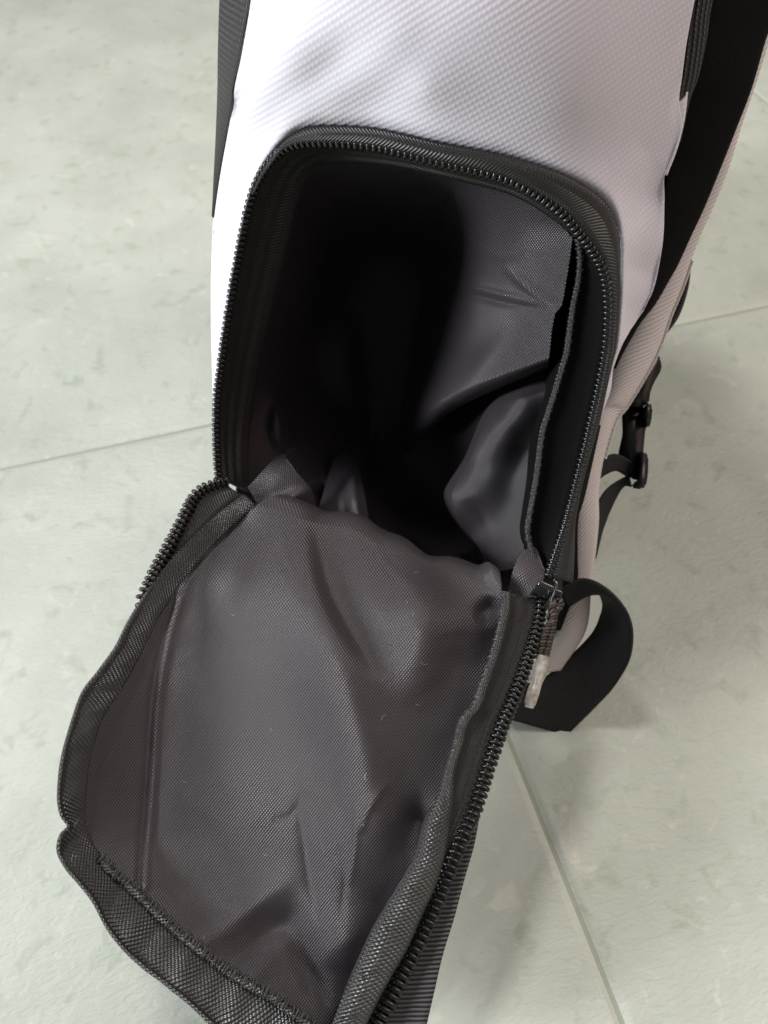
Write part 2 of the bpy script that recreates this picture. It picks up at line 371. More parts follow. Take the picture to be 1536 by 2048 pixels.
# --- white front panel
def front_panel():
    n, m = 300, 60
    share = [0.30, 0.12, 0.22, 0.14, 0.22]
    I = piecewise(TAPE, ([0, 8, 12, 17, 23, 29], share), n); O = piecewise(OUT, ([0, 8, 14, 18, 24, len(OUT)-1], share), n)
    n = len(I); t = np.linspace(0, 1, m)[None, :]
    px = I[:, None, 0]*(1-t)+O[:, None, 0]*t; py = I[:, None, 1]*(1-t)+O[:, None, 1]*t
    # depth: fair surface through rim, body control points and the outer line
    ctl = [tuple(x) for x in I[::9]] + [tuple(x) for x in O[::9]]
    ctl += [(600,200,.309),(700,150,.297),(850,180,.292),(850,60,.281),(1140,200,.3020),(1280,450,.352),(560,100,.296),(620,40,.287),(520,220,.324),
            (850,-120,.272),(1150,-120,.277),(650,-120,.277),(1260,380,.343),(1270,540,.365),(1255,620,.369)]
    D = TPS(ctl, 1.5e-3)(px, py)
    D += ridge(px, py, [(470,330),(560,215),(660,130),(720,60)], 0.0022, 38)       # the dent running up from the pocket corner
    D += ridge(px, py, [(560,262),(680,190),(760,120),(830,20)], -0.0016, 44)
    D += ridge(px, py, [(690,235),(900,262),(1080,310)], -0.0010, 34)
    D += ridge(px, py, [(1330,330),(1290,400),(1245,480)], 0.004, 26)
    D += ridge(px, py, [(1290,300),(1230,360),(1180,350)], -0.0015, 34)
    D += ridge(px, py, [(1100,40),(1160,200),(1220,330)], 0.0003, 55)
    D += ridge(px, py, [(455,250),(480,210),(500,160)], 0.002, 14)
    D += 0.00025*np.sin(px/47+py/90)*np.sin(py/61-px/130)
    e = np.clip((1-t)/0.12, 0, 1); D = D*e + (1-e)*D   # keep shape
    # snap the two edges exactly
    dI = I[:, None, 2]-D[:, :1]; dO = O[:, None, 2]-D[:, -1:]
    D = D + dI*np.exp(-(t/0.10)**2) + dO*np.exp(-((1-t)/0.10)**2)
    # cloth rolls under at the zip tape
    D += 0.004*np.exp(-(t/0.03)**2)*1.0
    G = P(px, py, D)
    X = G[..., 0]; V = G[..., 2]*1.0 + 0.35*(G[..., 1])
    uv = np.stack([X, V], -1)
    return grid_obj('front_panel', G, M_WHITE, bag, 0.0012, uv)
front_panel()

# --- zip tape round the opening, folded up into a soft ridge
share = [0.30, 0.12, 0.22, 0.14, 0.22]
strip('zipper_tape', ZIP[8:], TAPE[8:], M_TAPE, bag, n=220, m=12, bulge=0.0022, solid=0.0006, anchors=(([0,4,9,14,20,25],[.14,.22,.2,.2,.24]),([0,4,9,15,20,26],[.14,.22,.2,.2,.24])))
ztape = bpy.data.objects['zipper_tape']

# --- zipper teeth: one bent wire loop, copied along the zip lines
def tooth_mesh(wid, ht, r):
    path = [(-wid*.5, 0, -ht*.55), (-wid*.58, 0, 0.0), (-wid*.42, 0, ht*.62), (-wid*.1, 0, ht*.85), (wid*.25, 0, ht*.9), (wid*.48, 0, ht*.6), (wid*.56, 0, 0), (wid*.45, 0, -ht*.55)]
    pts = np.array(path); k = 6; V = []; 
    T = np.gradient(pts, axis=0); T /= np.linalg.norm(T, axis=1, keepdims=True)
    rr = np.array([.8, .95, 1, .9, 1.0, 1.25, 1.2, .8])*r
    for p, t, q in zip(pts, T, rr):
        n1 = np.array([0, 1, 0]); n2 = np.cross(t, n1)
        for a in range(k): V.append(p + q*(n1*math.cos(2*math.pi*a/k)+n2*math.sin(2*math.pi*a/k)))
    f = grid_faces(len(pts), k, True); f.append(tuple(range(k))); f.append(tuple(range((len(pts)-1)*k, len(pts)*k))[::-1])
    me = bpy.data.meshes.new('zipper_tooth'); me.from_pydata([tuple(v) for v in V], [], f)
    me.polygons.foreach_set('use_smooth', [True]*len(me.polygons)); me.materials.append(M_TOOTH); me.update(); return me

TM1 = tooth_mesh(0.0025, 0.0013, 0.00098)
TM2 = tooth_mesh(0.0048, 0.0018, 0.00105)
# the tape is a child of the bag placed so that its own frame is the world's; children of it need the bag offset removed
def teeth_on(path, pitch, me, part, side, lean=0.0, lift=0.0):
    c = P3(spline(path, 900)); s = np.r_[0, np.cumsum(np.linalg.norm(np.diff(c, axis=0), axis=1))]
    n = max(2, int(s[-1]/pitch)); tt = np.linspace(0, s[-1], n)
    q = np.stack([np.interp(tt, s, c[:, k]) for k in range(3)], -1)
    T = np.gradient(q, axis=0); T /= np.linalg.norm(T, axis=1, keepdims=True)
    for i in range(n):
        t = T[i]; up = np.array([0, 0, CAMH])-q[i]; up = up-(up@t)*t; up /= np.linalg.norm(up)
        x = np.cross(up, t)*side
        if lean:
            ca, sa = math.cos(lean), math.sin(lean); x, up = x*ca+up*sa, up*ca-x*sa
        y = np.cross(up, x); p = q[i]+up*lift
        M = Matrix(((x[0], y[0], up[0], p[0]), (x[1], y[1], up[1], p[1]), (x[2], y[2], up[2], p[2]), (0, 0, 0, 1)))
        M = M @ Matrix.Rotation(rng.normal(0, 0.04), 4, 'Z') @ Matrix.Scale(1+rng.normal(0, 0.03), 4)
        o = bpy.data.objects.new('zipper_tooth', me); C.objects.link(o); o.parent = part
        o.matrix_basis = M
    return n
nteeth = teeth_on(ZIP, 0.00265, TM1, ztape, 1, lean=0.15)
tube('coil_core', [(x, y, d+.0006) for x, y, d in ZIP], 0.0011, M_TOOTH, bag, n=300, k=8)

# --- inside face of the opening: facing strip left, top and right, with its rolled cord edge
FACE_L_OUT = [(438,958,.413),(434,880,.405),(436,800,.397),(443,740,.390),(454,660,.381),(467,580,.372),(480,510,.363),(494,440,.354),(509,387,.347),(527,349,.341),(552,316,.336),(582,298,.331),(620,291,.327),(700,292,.322),(800,309,.3185),(900,334,.318),(1011,363,.321),(1063,389,.324),(1121,431,.330),(1150,462,.335)]
FACE_L_IN = [(500,985,.425),(497,900,.425),(508,800,.420),(522,720,.412),(540,640,.402),(560,560,.392),(580,480,.381),(595,410,.370),(606,370,.362),(625,345,.356),(650,330,.350),(690,325,.345),(740,328,.341),(800,335,.337),(870,350,.335),(930,364,.335),(1011,385,.336),(1063,410,.338),(1115,445,.342),(1140,468,.346)]
strip('opening_facing', FACE_L_OUT, FACE_L_IN, M_TAPE, bag, n=160, m=10, bulge=-0.002, solid=0.0008)
CORD = [(1154,469,.342),(1160,512,.348),(1157,560,.354),(1147,609,.360),(1138,675,.367),(1133,708,.370),(1125,733,.372),(1108,790,.377),(1095,831,.381),(1084,870,.384),(1073,954,.390),(1061,1020,.394),(1055,1063,.397),(1063,1098,.399),(1077,1134,.400),(1086,1155,.400)]
FACE_R = [(1149,462,.337),(1180,503,.342),(1202,550,.349),(1209,609,.357),(1207,675,.364),(1200,723,.369),(1187,790,.375),(1174,847,.380),(1162,900,.384),(1145,966,.389),(1125,1044,.394),(1105,1106,.397),(1094,1149,.398)]
strip('opening_facing', CORD, FACE_R, M_DARK, bag, n=120, m=10, bulge=-0.003, solid=0.0008)
cr = [list(x) for x in CORD]
tube('facing_cord', cr, [.0008,.0013,.0014,.0014,.0015,.0014,.0010], M_BIND, bag, n=200, k=10)

# --- pocket lining: the deep cavity
def lining():
    top = [(590,330),(760,315),(960,345),(1090,430)]; right = [(1090,430),(1150,600),(1120,800),(1090,1000),(1085,1190)]
    bottom = [(470,1000),(620,1060),(800,1120),(950,1190),(1085,1190)]; left = [(590,330),(540,560),(490,780),(470,1000)]
    g = coons(top, right, bottom, left, 130, 110); px, py = g[..., 0], g[..., 1]
    ctl = [(590,330,.362),(760,315,.345),(960,345,.345),(1090,430,.352),(545,540,.397),(500,760,.424),(470,1000,.428),(1150,600,.41),(1130,800,.42),(1100,1000,.43),(1085,1190,.425),
           (620,1060,.425),(800,1120,.43),(950,1190,.432),
           (700,450,.46),(850,450,.455),(650,600,.49),(780,650,.52),(900,600,.49),(620,750,.495),(760,800,.525),(900,780,.50),(650,900,.475),(800,950,.51),(950,950,.50),(850,1050,.495),(950,1080,.490),(1010,560,.44),(1000,800,.45),(700,1010,.452),(580,920,.455),(560,1000,.44)]
    D = TPS(ctl, 1e-5)(px, py)
    D += ridge(px, py, [(745,800),(740,900),(735,980),(760,1080)], 0.012, 14)
    D += ridge(px, py, [(700,880),(700,960),(720,1060)], -0.024, 30, wid2=36)
    D += ridge(px, py, [(640,960),(650,1000),(655,1040)], 0.008, 16)
    D += ridge(px, py, [(560,780),(556,860),(570,910)], -0.016, 18)
    D += ridge(px, py, [(700,620),(690,740),(720,820)], -0.008, 40)
    return grid_obj('pocket_lining', P(px, py, D), M_LINING, bag, 0.0006, np.stack([px, -py], -1)*0.44/FPX)
lining()
# right wall of the lining, hanging nearer the opening; its lower edge curls under into the dark
def wall():
    top = [(900,350),(1000,372),(1090,415),(1147,462)]
    right = [(1147,462),(1141,512),(1128,593),(1121,616),(1112,627),(1105,658),(1097,733)]
    bottom = [(812,905),(850,868),(900,824),(960,792),(1040,758),(1097,733)]
    left = [(900,350),(870,480),(835,640),(812,780),(800,850),(812,905)]
    g = coons(top, right, bottom, left, 150, 110); px, py = g[..., 0], g[..., 1]
    ctl = [(1147,462,.350),(1128,593,.366),(1097,733,.383),(1000,372,.352),(900,350,.372),(870,480,.46),(835,640,.49),(812,780,.50),(800,850,.50),
           (1050,500,.372),(1040,600,.385),(960,500,.405),(960,650,.415),(900,740,.440),(1000,720,.402),(850,800,.462),(870,720,.462),(830,870,.478)]
    D = TPS(ctl, 2e-5)(px, py)
    D += ridge(px, py, [(880,560),(1000,590),(1110,612)], -0.0018, 9) + ridge(px, py, [(880,570),(1000,602),(1110,626)], 0.0018, 9)
    D += ridge(px, py, [(1010,530),(1060,580),(1118,612)], -0.0022, 9)
    D += ridge(px, py, [(960,430),(940,560),(905,700)], -0.004, 34) + ridge(px, py, [(1060,640),(980,720),(900,790)], -0.003, 30)
    v = np.linspace(0, 1, g.shape[0])[:, None]
    D += 0.022*np.clip((v-0.93)/0.07, 0, 1)**2
    return grid_obj('lining_wall', P(px, py, D), M_LINING, bag, 0.0006, np.stack([px, -py], -1)*0.40/FPX)
wall()
def fold():
    top = [(998,790),(1035,776),(1075,762),(1104,752)]
    right = [(1104,752),(1099,800),(1090,840),(1078,900),(1068,960),(1058,1020),(1052,1060),(1050,1125)]
    bottom = [(966,1128),(990,1140),(1020,1138),(1050,1125)]
    left = [(998,790),(967,829),(945,880),(928,919),(905,955),(889,985),(895,1015),(916,1051),(940,1082),(951,1094),(966,1128)]
    g = coons(top, right, bottom, left, 150, 90); px, py = g[..., 0], g[..., 1]
    ctl = [(998,790,.428),(967,829,.430),(928,919,.433),(889,985,.432),(916,1051,.436),(951,1094,.436),(966,1128,.434),
           (1104,752,.407),(1090,840,.414),(1068,960,.419),(1052,1060,.421),(1050,1125,.422),
           (1040,800,.407),(1010,850,.410),(975,900,.417),(945,960,.421),(920,995,.421),(960,1040,.427),(985,1090,.428),(1010,960,.420),(1020,1040,.422),(1050,900,.419),(1000,1120,.425)]
    D = TPS(ctl, 2e-5)(px, py)
    D += ridge(px, py, [(1085,780),(1045,880),(1030,980),(1015,1090)], 0.0025, 34)
    D += ridge(px, py, [(1010,800),(975,880),(945,960),(935,1010)], -0.0015, 22)
    D += ridge(px, py, [(905,1000),(950,1015),(975,1050),(985,1100)], 0.0012, 10)
    v = np.linspace(0, 1, g.shape[1])[None, :]; u = np.linspace(0, 1, g.shape[0])[:, None]
    D += 0.020*np.clip((0.10-v)/0.10, 0, 1)**2 + 0.02*np.clip((0.08-u)/0.08, 0, 1)**2
    return grid_obj('lining_fold', P(px, py, D), M_LINING, bag, 0.0006, np.stack([px, -py], -1)*0.41/FPX)
fold()
# lit pleat of lining rising behind the hinge
c = coons([(668,915),(690,906),(714,925)], [(714,925),(728,985),(738,1040),(752,1095)], [(628,1062),(690,1085),(752,1095)], [(668,915),(655,960),(640,1010),(624,1062)], 50, 40)
D = TPS([(668,915,.462),(690,906,.464),(714,925,.462),(738,1040,.424),(752,1095,.420),(628,1062,.432),(690,1085,.418),(655,960,.452),(700,955,.440),(640,1010,.440),(700,1000,.419),(715,1050,.412),(680,1040,.421)], 1e-5)(c[..., 0], c[..., 1])
D += ridge(c[..., 0], c[..., 1], [(708,940),(712,1000),(725,1070)], -0.004, 12, wid2=8) + ridge(c[..., 0], c[..., 1], [(690,930),(690,1000),(697,1075)], 0.0025, 10)
grid_obj('lining_pleat', P(c[..., 0], c[..., 1], D), M_LINING, bag, 0.0006, np.stack([c[..., 0], -c[..., 1]], -1)*0.42/FPX)
# folded lining corner by the hinge on the left
c = coons([(495,975),(560,908),(575,925)], [(575,925),(625,985),(632,1040)], [(530,1030),(580,1040),(632,1040)], [(495,975),(510,1000),(530,1030)], 30, 30)
D = TPS([(495,975,.412),(560,908,.425),(632,1040,.432),(530,1030,.418),(575,980,.416),(600,1000,.418),(560,950,.416)])(c[..., 0], c[..., 1])
D += ridge(c[..., 0], c[..., 1], [(525,1003),(580,995),(625,975)], -0.003, 9)
grid_obj('lining_corner', P(c[..., 0], c[..., 1], D), M_LINING, bag, 0.0006)
# small lining pucker under the zip slider
c = coons([(1060,1090),(1074,1100),(1085,1130)], [(1085,1130),(1090,1150),(1070,1195)], [(1012,1200),(1040,1210),(1070,1195)], [(1060,1090),(1030,1130),(1012,1200)], 30, 30)
D = TPS([(1060,1090,.400),(1085,1130,.398),(1070,1195,.394),(1012,1200,.400),(1045,1150,.394)])(c[..., 0], c[..., 1])
grid_obj('lining_pucker', P(c[..., 0], c[..., 1], D), M_LINING, bag, 0.0006)

# ------------------------------------------------------------------ flap folded out towards the lens
F_IN_L = [(512,1012,.404),(476,1041,.399),(427,1087,.391),(394,1128,.383),(362,1166,.376),(322,1225,.366),(290,1290,.357),(244,1375,.345),(205,1434,.337),(188,1486,.333),(174,1545,.330),(169,1620,.327)]
F_IN_E = [(169,1620,.327),(177,1676,.325),(198,1707,.323),(229,1742,.322),(272,1777,.321),(319,1824,.320),(366,1867,.319),(412,1902,.318),(452,1934,.317),(491,1957,.317),(549,1988,.316),(588,2019,.316),(627,2045,.316),(655,2075,.317)]
F_IN_R = [(1004,1190,.382),(1004,1220,.379),(994,1266,.374),(979,1317,.368),(963,1364,.362),(944,1415,.356),(920,1442,.353),(908,1491,.348),(893,1540,.343),(878,1592,.338),(857,1630,.335),(848,1655,.333),(834,1712,.329),(808,1758,.327),(772,1817,.325),(740,1869,.323),(711,1937,.320),(688,1986,.319),(668,2035,.318),(655,2075,.317)]
HINGE = [(512,1012),(545,1018),(590,1035),(640,1048),(700,1058),(745,1083),(800,1100),(850,1130),(900,1138),(950,1160),(985,1178),(1004,1190)]
def flap_lining():
    g = coons(HINGE, [p[:2] for p in F_IN_R], [p[:2] for p in F_IN_E], [p[:2] for p in F_IN_L], 220, 160)
    px, py = g[..., 0], g[..., 1]
    ctl = []
    ctl += [(x, y, d+0.002) for x, y, d in F_IN_L[1:]] + [(x, y, d+0.003) for x, y, d in F_IN_E[2:-1:2]] + [(x, y, d+0.012) for x, y, d in F_IN_R[2:-2:2]]
    ctl += [(512,1012,.402),(590,1035,.396),(650,1055,.396),(745,1083,.397),(850,1130,.396),(950,1160,.394),(1004,1190,.388)]
    ctl += [(372,1175,.378),(349,1241,.370),(329,1323,.361),(316,1404,.3555),(309,1503,.3500),(303,1597,.3450),(295,1695,.3375),(291,1770,.327)]
    ctl += [(470,1150,.380),(600,1200,.3705),(720,1200,.3715),(840,1210,.3735),(920,1240,.379),(440,1330,.3605),(540,1340,.357),(660,1340,.356),(780,1340,.358),(870,1350,.366),(930,1330,.376),
            (420,1450,.3525),(540,1500,.3485),(640,1500,.3485),(740,1490,.348),(800,1500,.350),(865,1490,.358),
            (400,1600,.3445),(520,1630,.341),(610,1640,.340),(720,1640,.339),(790,1640,.3425),(835,1640,.350),(400,1740,.338),(500,1760,.3355),(620,1750,.335),(705,1740,.334),(770,1730,.338),(480,1860,.330),(560,1900,.328),(640,1880,.3295),(690,1890,.327),(620,1960,.3255),(650,2010,.322)]
    D = TPS(ctl, 4e-5)(px, py)
    R = lambda *a, **k: ridge(px, py, *a, **k)
    def K(line, amp, wid, wid2=None):                     # a pressed crease: sharp at the line
        d, sd, fr = sdist(px, py, line); ww = np.where(sd > 0, wid, wid2 or wid)
        return amp*np.exp(-d/ww)*np.clip(np.sin(np.pi*np.clip(fr, 0, 1)), 0, 1)**0.5
    seam = [(420,1090),(394,1135),(373,1170),(349,1241),(329,1323),(316,1404),(309,1503),(303,1597),(295,1695),(291,1772)]
    D += R(seam, -0.0012, 8, wid2=8, taper=False)
    D += R([(x-13, y-4) for x, y in seam], 0.0014, 8, taper=False)
    D += R([(560,1000),(585,1040),(612,1130),(650,1240),(695,1400),(740,1600),(770,1800)], -0.0075, 80, wid2=52)
    D += R([(628,1030),(640,1090),(658,1170),(690,1240),(735,1310),(770,1360)], 0.0080, 20, wid2=58)
    D += R([(770,1080),(815,1130),(850,1200),(855,1290),(820,1420)], -0.0070, 50, wid2=60)
    D += R([(540,1010),(500,1080),(455,1170),(430,1280)], -0.0028, 34)
    D += R([(990,1190),(972,1222),(945,1240)], 0.006, 20)
    D += R([(430,1300),(450,1450),(470,1600),(520,1720)], -0.0012, 60)
    # pressed creases in the lower part
    D += K([(614,1584),(599,1606),(604,1660),(618,1760),(640,1850)], 0.0022, 14, 5)
    D += K([(545,1640),(575,1634),(600,1606)], 0.0009, 6)
    D += K([(775,1562),(737,1622),(720,1668)], -0.0013, 9, 5)
    D += K([(712,1600),(713,1680),(700,1770)], -0.0009, 6)
    D += K([(655,1540),(668,1580),(690,1640)], 0.0006, 9)
    D += K([(680,1690),(690,1760),(680,1850)], 0.0008, 9, 5)
    D += R([(570,1810),(598,1900),(630,1990),(650,2050)], 0.0034, 20, wid2=26)
    D += R([(600,1740),(500,1815),(400,1890),(360,1900)], -0.0030, 26)
    D += R([(610,1800),(530,1880),(440,1950)], 0.0026, 26)
    D += R([(560,1860),(520,1930),(480,1980)], -0.0016, 22)
    D += R([(300,1765),(335,1790),(370,1830)], 0.0008, 14)
    for q in range(14):                                    # fine crumple
        x0 = rng.uniform(330, 880); y0 = rng.uniform(1150, 1950); a = rng.uniform(0, 3.14); l = rng.uniform(30, 90)
        D += K([(x0, y0), (x0+l*math.cos(a)*.5+rng.normal(0, 5), y0+l*math.sin(a)*.5), (x0+l*math.cos(a), y0+l*math.sin(a))], rng.choice([-1, 1])*rng.uniform(.0001, .00028), rng.uniform(8, 18))
    D += 0.0002*np.sin(px/55+py/70)*np.sin(py/48-px/90)
    global FLAPD
    def FLAPD(x, y):
        k = ((px-x)**2+(py-y)**2).argmin(); return np.array([D.ravel()[k]])
    G = P(px, py, D); uv = np.stack([px, -py], -1)*0.345/FPX
    tv = G[0]-G[5]; tv /= np.linalg.norm(tv, axis=1, keepdims=True); dn = np.array([0, 0.35, -1.0]); rows = []; uvs = []; q = G[0].copy()
    for k in range(1, 15):                                  # roll back and down into the pocket
        f = min(1, k/8.0); d = tv*(1-f)+dn*f; d /= np.linalg.norm(d, axis=1, keepdims=True); q = q+d*0.0035; rows.append(q.copy()); uvs.append(uv[0]+np.array([0, 0.0035*k]))
    G = np.concatenate([np.array(rows[::-1]), G], 0); uv = np.concatenate([np.array(uvs[::-1]), uv], 0)
    return grid_obj('flap_lining', G, M_LINING, bag, 0.0006, uv)
flap_lining()
BR_IN = [(1004,1184,.378),(1004,1219,.375),(994,1266,.370),(979,1317,.364),(963,1364,.358),(944,1415,.352),(920,1440,.349),(908,1491,.344),(893,1540,.339),(879,1592,.334),(866,1618,.331),(852,1650,.328),(836,1712,.324),(810,1758,.322),(775,1817,.320),(743,1869,.318),(713,1937,.316),(690,1986,.315),(670,2035,.314),(655,2080,.314)]
BR_OUT = [(1016,1186,.380),(1015,1219,.377),(1006,1266,.371),(991,1317,.365),(975,1364,.359),(957,1415,.353),(936,1444,.350),(921,1491,.345),(907,1540,.340),(904,1592,.336),(900,1630,.333),(896,1665,.331),(885,1722,.327),(870,1770,.325),(845,1825,.322),(815,1892,.319),(785,1945,.317),(760,1990,.316),(735,2040,.315),(712,2085,.315)]
BR_IN_, BR_OUT_ = BR_IN, BR_OUT
# left zip side of the flap: coil, tape and binding
COIL_L = [(452,967,.411),(428,971,.406),(404,982,.401),(388,998,.397),(376,1020,.392),(362,1048,.387),(345,1082,.381),(322,1123,.374),(300,1169,.366),(286,1200,.3620),(290,1222,.3610)]
TAPE_L = [(486,990,.409),(465,1003,.405),(444,1022,.400),(420,1044,.395),(394,1067,.390),(370,1090,.385),(345,1117,.378),(322,1146,.371),(303,1172,.366),(296,1200,.3620),(302,1222,.3610)]
strip('flap_zipper_tape', COIL_L, TAPE_L, M_TAPE, bag, n=100, m=8, bulge=-0.001, solid=0.0006)
ftl = bpy.data.objects['flap_zipper_tape']
nteeth += teeth_on(COIL_L, 0.0030, TM2, ftl, -1, lean=0.2)
tube('coil_core', [(x+1, y, d+.0008) for x, y, d in COIL_L], 0.0018, M_TOOTH, bag, n=120, k=8)
BIND_OUT = [(486,990,.408),(444,1022,.399),(394,1067,.389),(345,1117,.377),(303,1170,.365),(257,1244,.352),(231,1296,.344),(198,1342,.337),(165,1385,.331),(146,1437,.326),(129,1493,.322),(119,1550,.319),(116,1597,.317),(122,1629,.317),(136,1652,.318),(120,1673,.315),(117,1703,.314),(131,1734,.312),(155,1762,.311),(186,1801,.310),(213,1852,.309),(256,1906,.308),(319,1957,.307),(373,2000,.306),(424,2047,.306),(500,2110,.306),(570,2150,.307),(660,2170,.308)]
BIND_IN = [(512,1012,.403),(476,1041,.398),(427,1087,.390),(394,1128,.382),(362,1166,.375),(322,1225,.365),(290,1290,.356),(244,1375,.344),(205,1434,.336),(188,1486,.332),(174,1545,.329),(169,1620,.326),(171,1650,.325),(177,1676,.324),(187,1693,.323),(198,1707,.322),(212,1725,.322),(229,1742,.321),(250,1760,.321),(272,1777,.320),(319,1824,.319),(366,1867,.318),(412,1902,.317),(491,1957,.316),(549,1988,.316),(588,2019,.316),(627,2045,.316),(670,2080,.317)]
strip('flap_binding', BIND_OUT, BIND_IN, M_BIND, bag, n=360, m=14, bulge=0.0013, solid=0.001, wob=0.0005)
tube('binding_edge', [(x+3, y, d-.0003) for x, y, d in BIND_OUT[4:]], [.0006]+list(rng.uniform(.0010, .0014, 40)), M_BIND, bag, n=360, k=8)
# raised second row of binding along the end of the flap
RB = [(196,1712,.3195),(229,1744,.3180),(272,1780,.3170),(319,1827,.3160),(366,1870,.3150),(412,1906,.3140),(452,1938,.3135),(491,1962,.3130),(549,1994,.3125),(588,2024,.3125),(627,2050,.3130)]
tube('binding_fold', RB, [.0008]+list(rng.uniform(.0013, .0025, 44))+[.0016], M_BIND, bag, n=160, k=12, flat=0.6)
def overlock(name, path, rad, pitch, r, flat=0.6):
    c = P3(spline(path, 500)); s_ = np.r_[0, np.cumsum(np.linalg.norm(np.diff(c, axis=0), axis=1))]
    n = int(s_[-1]/pitch)*9; t_ = np.linspace(0, s_[-1], n); t_ = t_+0.0004*np.sin(t_*2100)+0.0003*np.sin(t_*870)
    q = np.stack([np.interp(t_, s_, c[:, k]) for k in range(3)], -1)
    T = np.gradient(q, axis=0); T /= np.linalg.norm(T, axis=1, keepdims=True)+1e-12
    N_ = np.array([0, 0, CAMH])-q; N_ -= (N_*T).sum(1, keepdims=True)*T; N_ /= np.linalg.norm(N_, axis=1, keepdims=True); B_ = np.cross(T, N_)
    a = np.linspace(0, 2*np.pi*n/9, n)[:, None]; rr = rad*(1+0.2*np.sin(t_*1300))[:, None]
    q = q+rr*(np.cos(a)*N_*flat+np.sin(a)*B_)
    T = np.gradient(q, axis=0); T /= np.linalg.norm(T, axis=1, keepdims=True)+1e-12
    N_ = np.array([0, 0, CAMH])-q; N_ -= (N_*T).sum(1, keepdims=True)*T; N_ /= np.linalg.norm(N_, axis=1, keepdims=True)+1e-12; B_ = np.cross(T, N_)
    G = np.stack([q+r*(math.cos(k)*N_+math.sin(k)*B_) for k in (0, 2.09, 4.19)], 1)
    o = mesh_from(name, G.reshape(-1, 3), grid_faces(n, 3, True), None, M_THREAD, bag); o['kind'] = 'stuff'; return o
overlock('overlock_thread', RB, .0021, .00105, .00027)
overlock('overlock_thread', [((a[0]+b[0])/2, a[1], (a[2]+b[2])/2-.0006) for a, b in zip(BR_IN_[:12], BR_OUT_[:12])], .0019, .0013, .00030, 0.8)
overlock('overlock_thread', CORD, .0014, .0012, .00026, 1.0)
overlock('overlock_thread', [(a[0]*.75+b[0]*.25, a[1]*.75+b[1]*.25, a[2]*.75+b[2]*.25-.0012) for a, b in zip(BR_IN_[11:], BR_OUT_[11:])], .0012, .0013, .00026, 0.7)

# right zip side of the flap
COIL_R = [(1079,1196,.392),(1079,1218,.389),(1076,1240,.386),(1067,1278,.380),(1049,1333,.372),(1030,1388,.364),(1008,1440,.357),(992,1485,.352),(974,1540,.346),(961,1582,.342),(945,1628,.338),(922,1680,.334),(897,1738,.331),(876,1797,.328),(850,1856,.325),(821,1914,.323),(786,1986,.321),(757,2040,.320),(730,2090,.320)]
strip('flap_zipper_tape', [(x+6, y, d+.003) for x, y, d in BR_IN], COIL_R, M_TAPE, bag, n=200, m=12, bulge=-0.0015, solid=0.0006)
ftr = bpy.data.objects['flap_zipper_tape.001']
nteeth += teeth_on(COIL_R, 0.0029, TM2, ftr, 1, lean=-0.1)
tube('coil_core', [(x-1, y, d+.0008) for x, y, d in COIL_R], 0.0022, M_TOOTH, bag, n=160, k=8)
strip('flap_binding', BR_IN, BR_OUT, M_BIND, bag, n=300, m=14, bulge=0.0022, solid=0.001, wob=0.0003)
# grey webbing sewn to the outside of the flap
WEB_O = [(968,1600,.345),(961,1625,.343),(948,1693,.338),(929,1758,.334),(909,1833,.331),(886,1908,.328),(870,1976,.326),(854,2045,.325),(838,2110,.325)]
WEB_I = [(930,1600,.347),(915,1640,.344),(893,1700,.340),(868,1760,.336),(840,1830,.333),(806,1908,.330),(775,1976,.328),(740,2045,.327),(710,2110,.327)]
strip('flap_webbing', WEB_I, WEB_O, M_GREYWEB, bag, n=140, m=8, bulge=0.0003, solid=0.0016)
# white outer cloth of the flap, seen only from below or the side
g = coons([(505,1020),(750,1095),(1010,1195)], [(1010,1195),(930,1480),(850,1730),(690,2080)], [(135,1680),(400,1960),(690,2080)], [(505,1020),(320,1240),(160,1450),(135,1680)], 60, 50)
TF = TPS([(505,1020,.425),(750,1095,.43),(1010,1195,.415),(135,1680,.336),(200,1650,.348),(250,1560,.356),(300,1800,.338),(690,2080,.332),(160,1450,.345),(320,1240,.38),(930,1480,.372),(850,1730,.350),(500,1500,.372),(400,1960,.330),(650,1800,.358),(700,1350,.392)])
grid_obj('flap_shell', P(g[..., 0], g[..., 1], TF(g[..., 0], g[..., 1])), M_WHITE, bag, 0.001)

# ------------------------------------------------------------------ stitching (rows of little thread dashes)
def stitches(name, path, pitch, length, r, parent, lift=0.0006):
    c = P3(spline(path, 800)); s = np.r_[0, np.cumsum(np.linalg.norm(np.diff(c, axis=0), axis=1))]
    n = int(s[-1]/pitch); V = []; F = []
    for i in range(n):
        a = i*pitch; q = []
        for k in np.linspace(a, a+length, 3): q.append([np.interp(k, s, c[:, z]) for z in range(3)])
        q = np.array(q); up = np.array([0, 0, CAMH])-q[1]; up /= np.linalg.norm(up); t = q[2]-q[0]; t /= np.linalg.norm(t)+1e-9; x = np.cross(t, up)
        q = q + up*lift; q[1] += up*r*0.8; b0 = len(V)
        for p in q:
            for sx, su in ((1, -.3), (0, 1), (-1, -.3)): V.append(p + r*(x*sx+up*su))
        for k in (0, 3):
            for j in range(3): F.append((b0+k+j, b0+k+(j+1) % 3, b0+k+3+(j+1) % 3, b0+k+3+j))
    o = mesh_from(name, V, F, None, M_STITCH, parent); o['kind'] = 'stuff'; return o
off = lambda pts, dx, dy, dd: [(x+dx, y+dy, d+dd) for x, y, d in pts]
stitches('stitching', off(COIL_R[2:], -26, -4, -.0006), 0.0032, 0.0021, 0.00028, bag, 0.0012)
stitches('stitching', [(a[0]*.55+b[0]*.45, a[1]*.55+b[1]*.45, a[2]*.55+b[2]*.45-.003) for a, b in zip(BR_IN[9:], BR_OUT[9:])], 0.0032, 0.0021, 0.00028, bag, 0.0006)
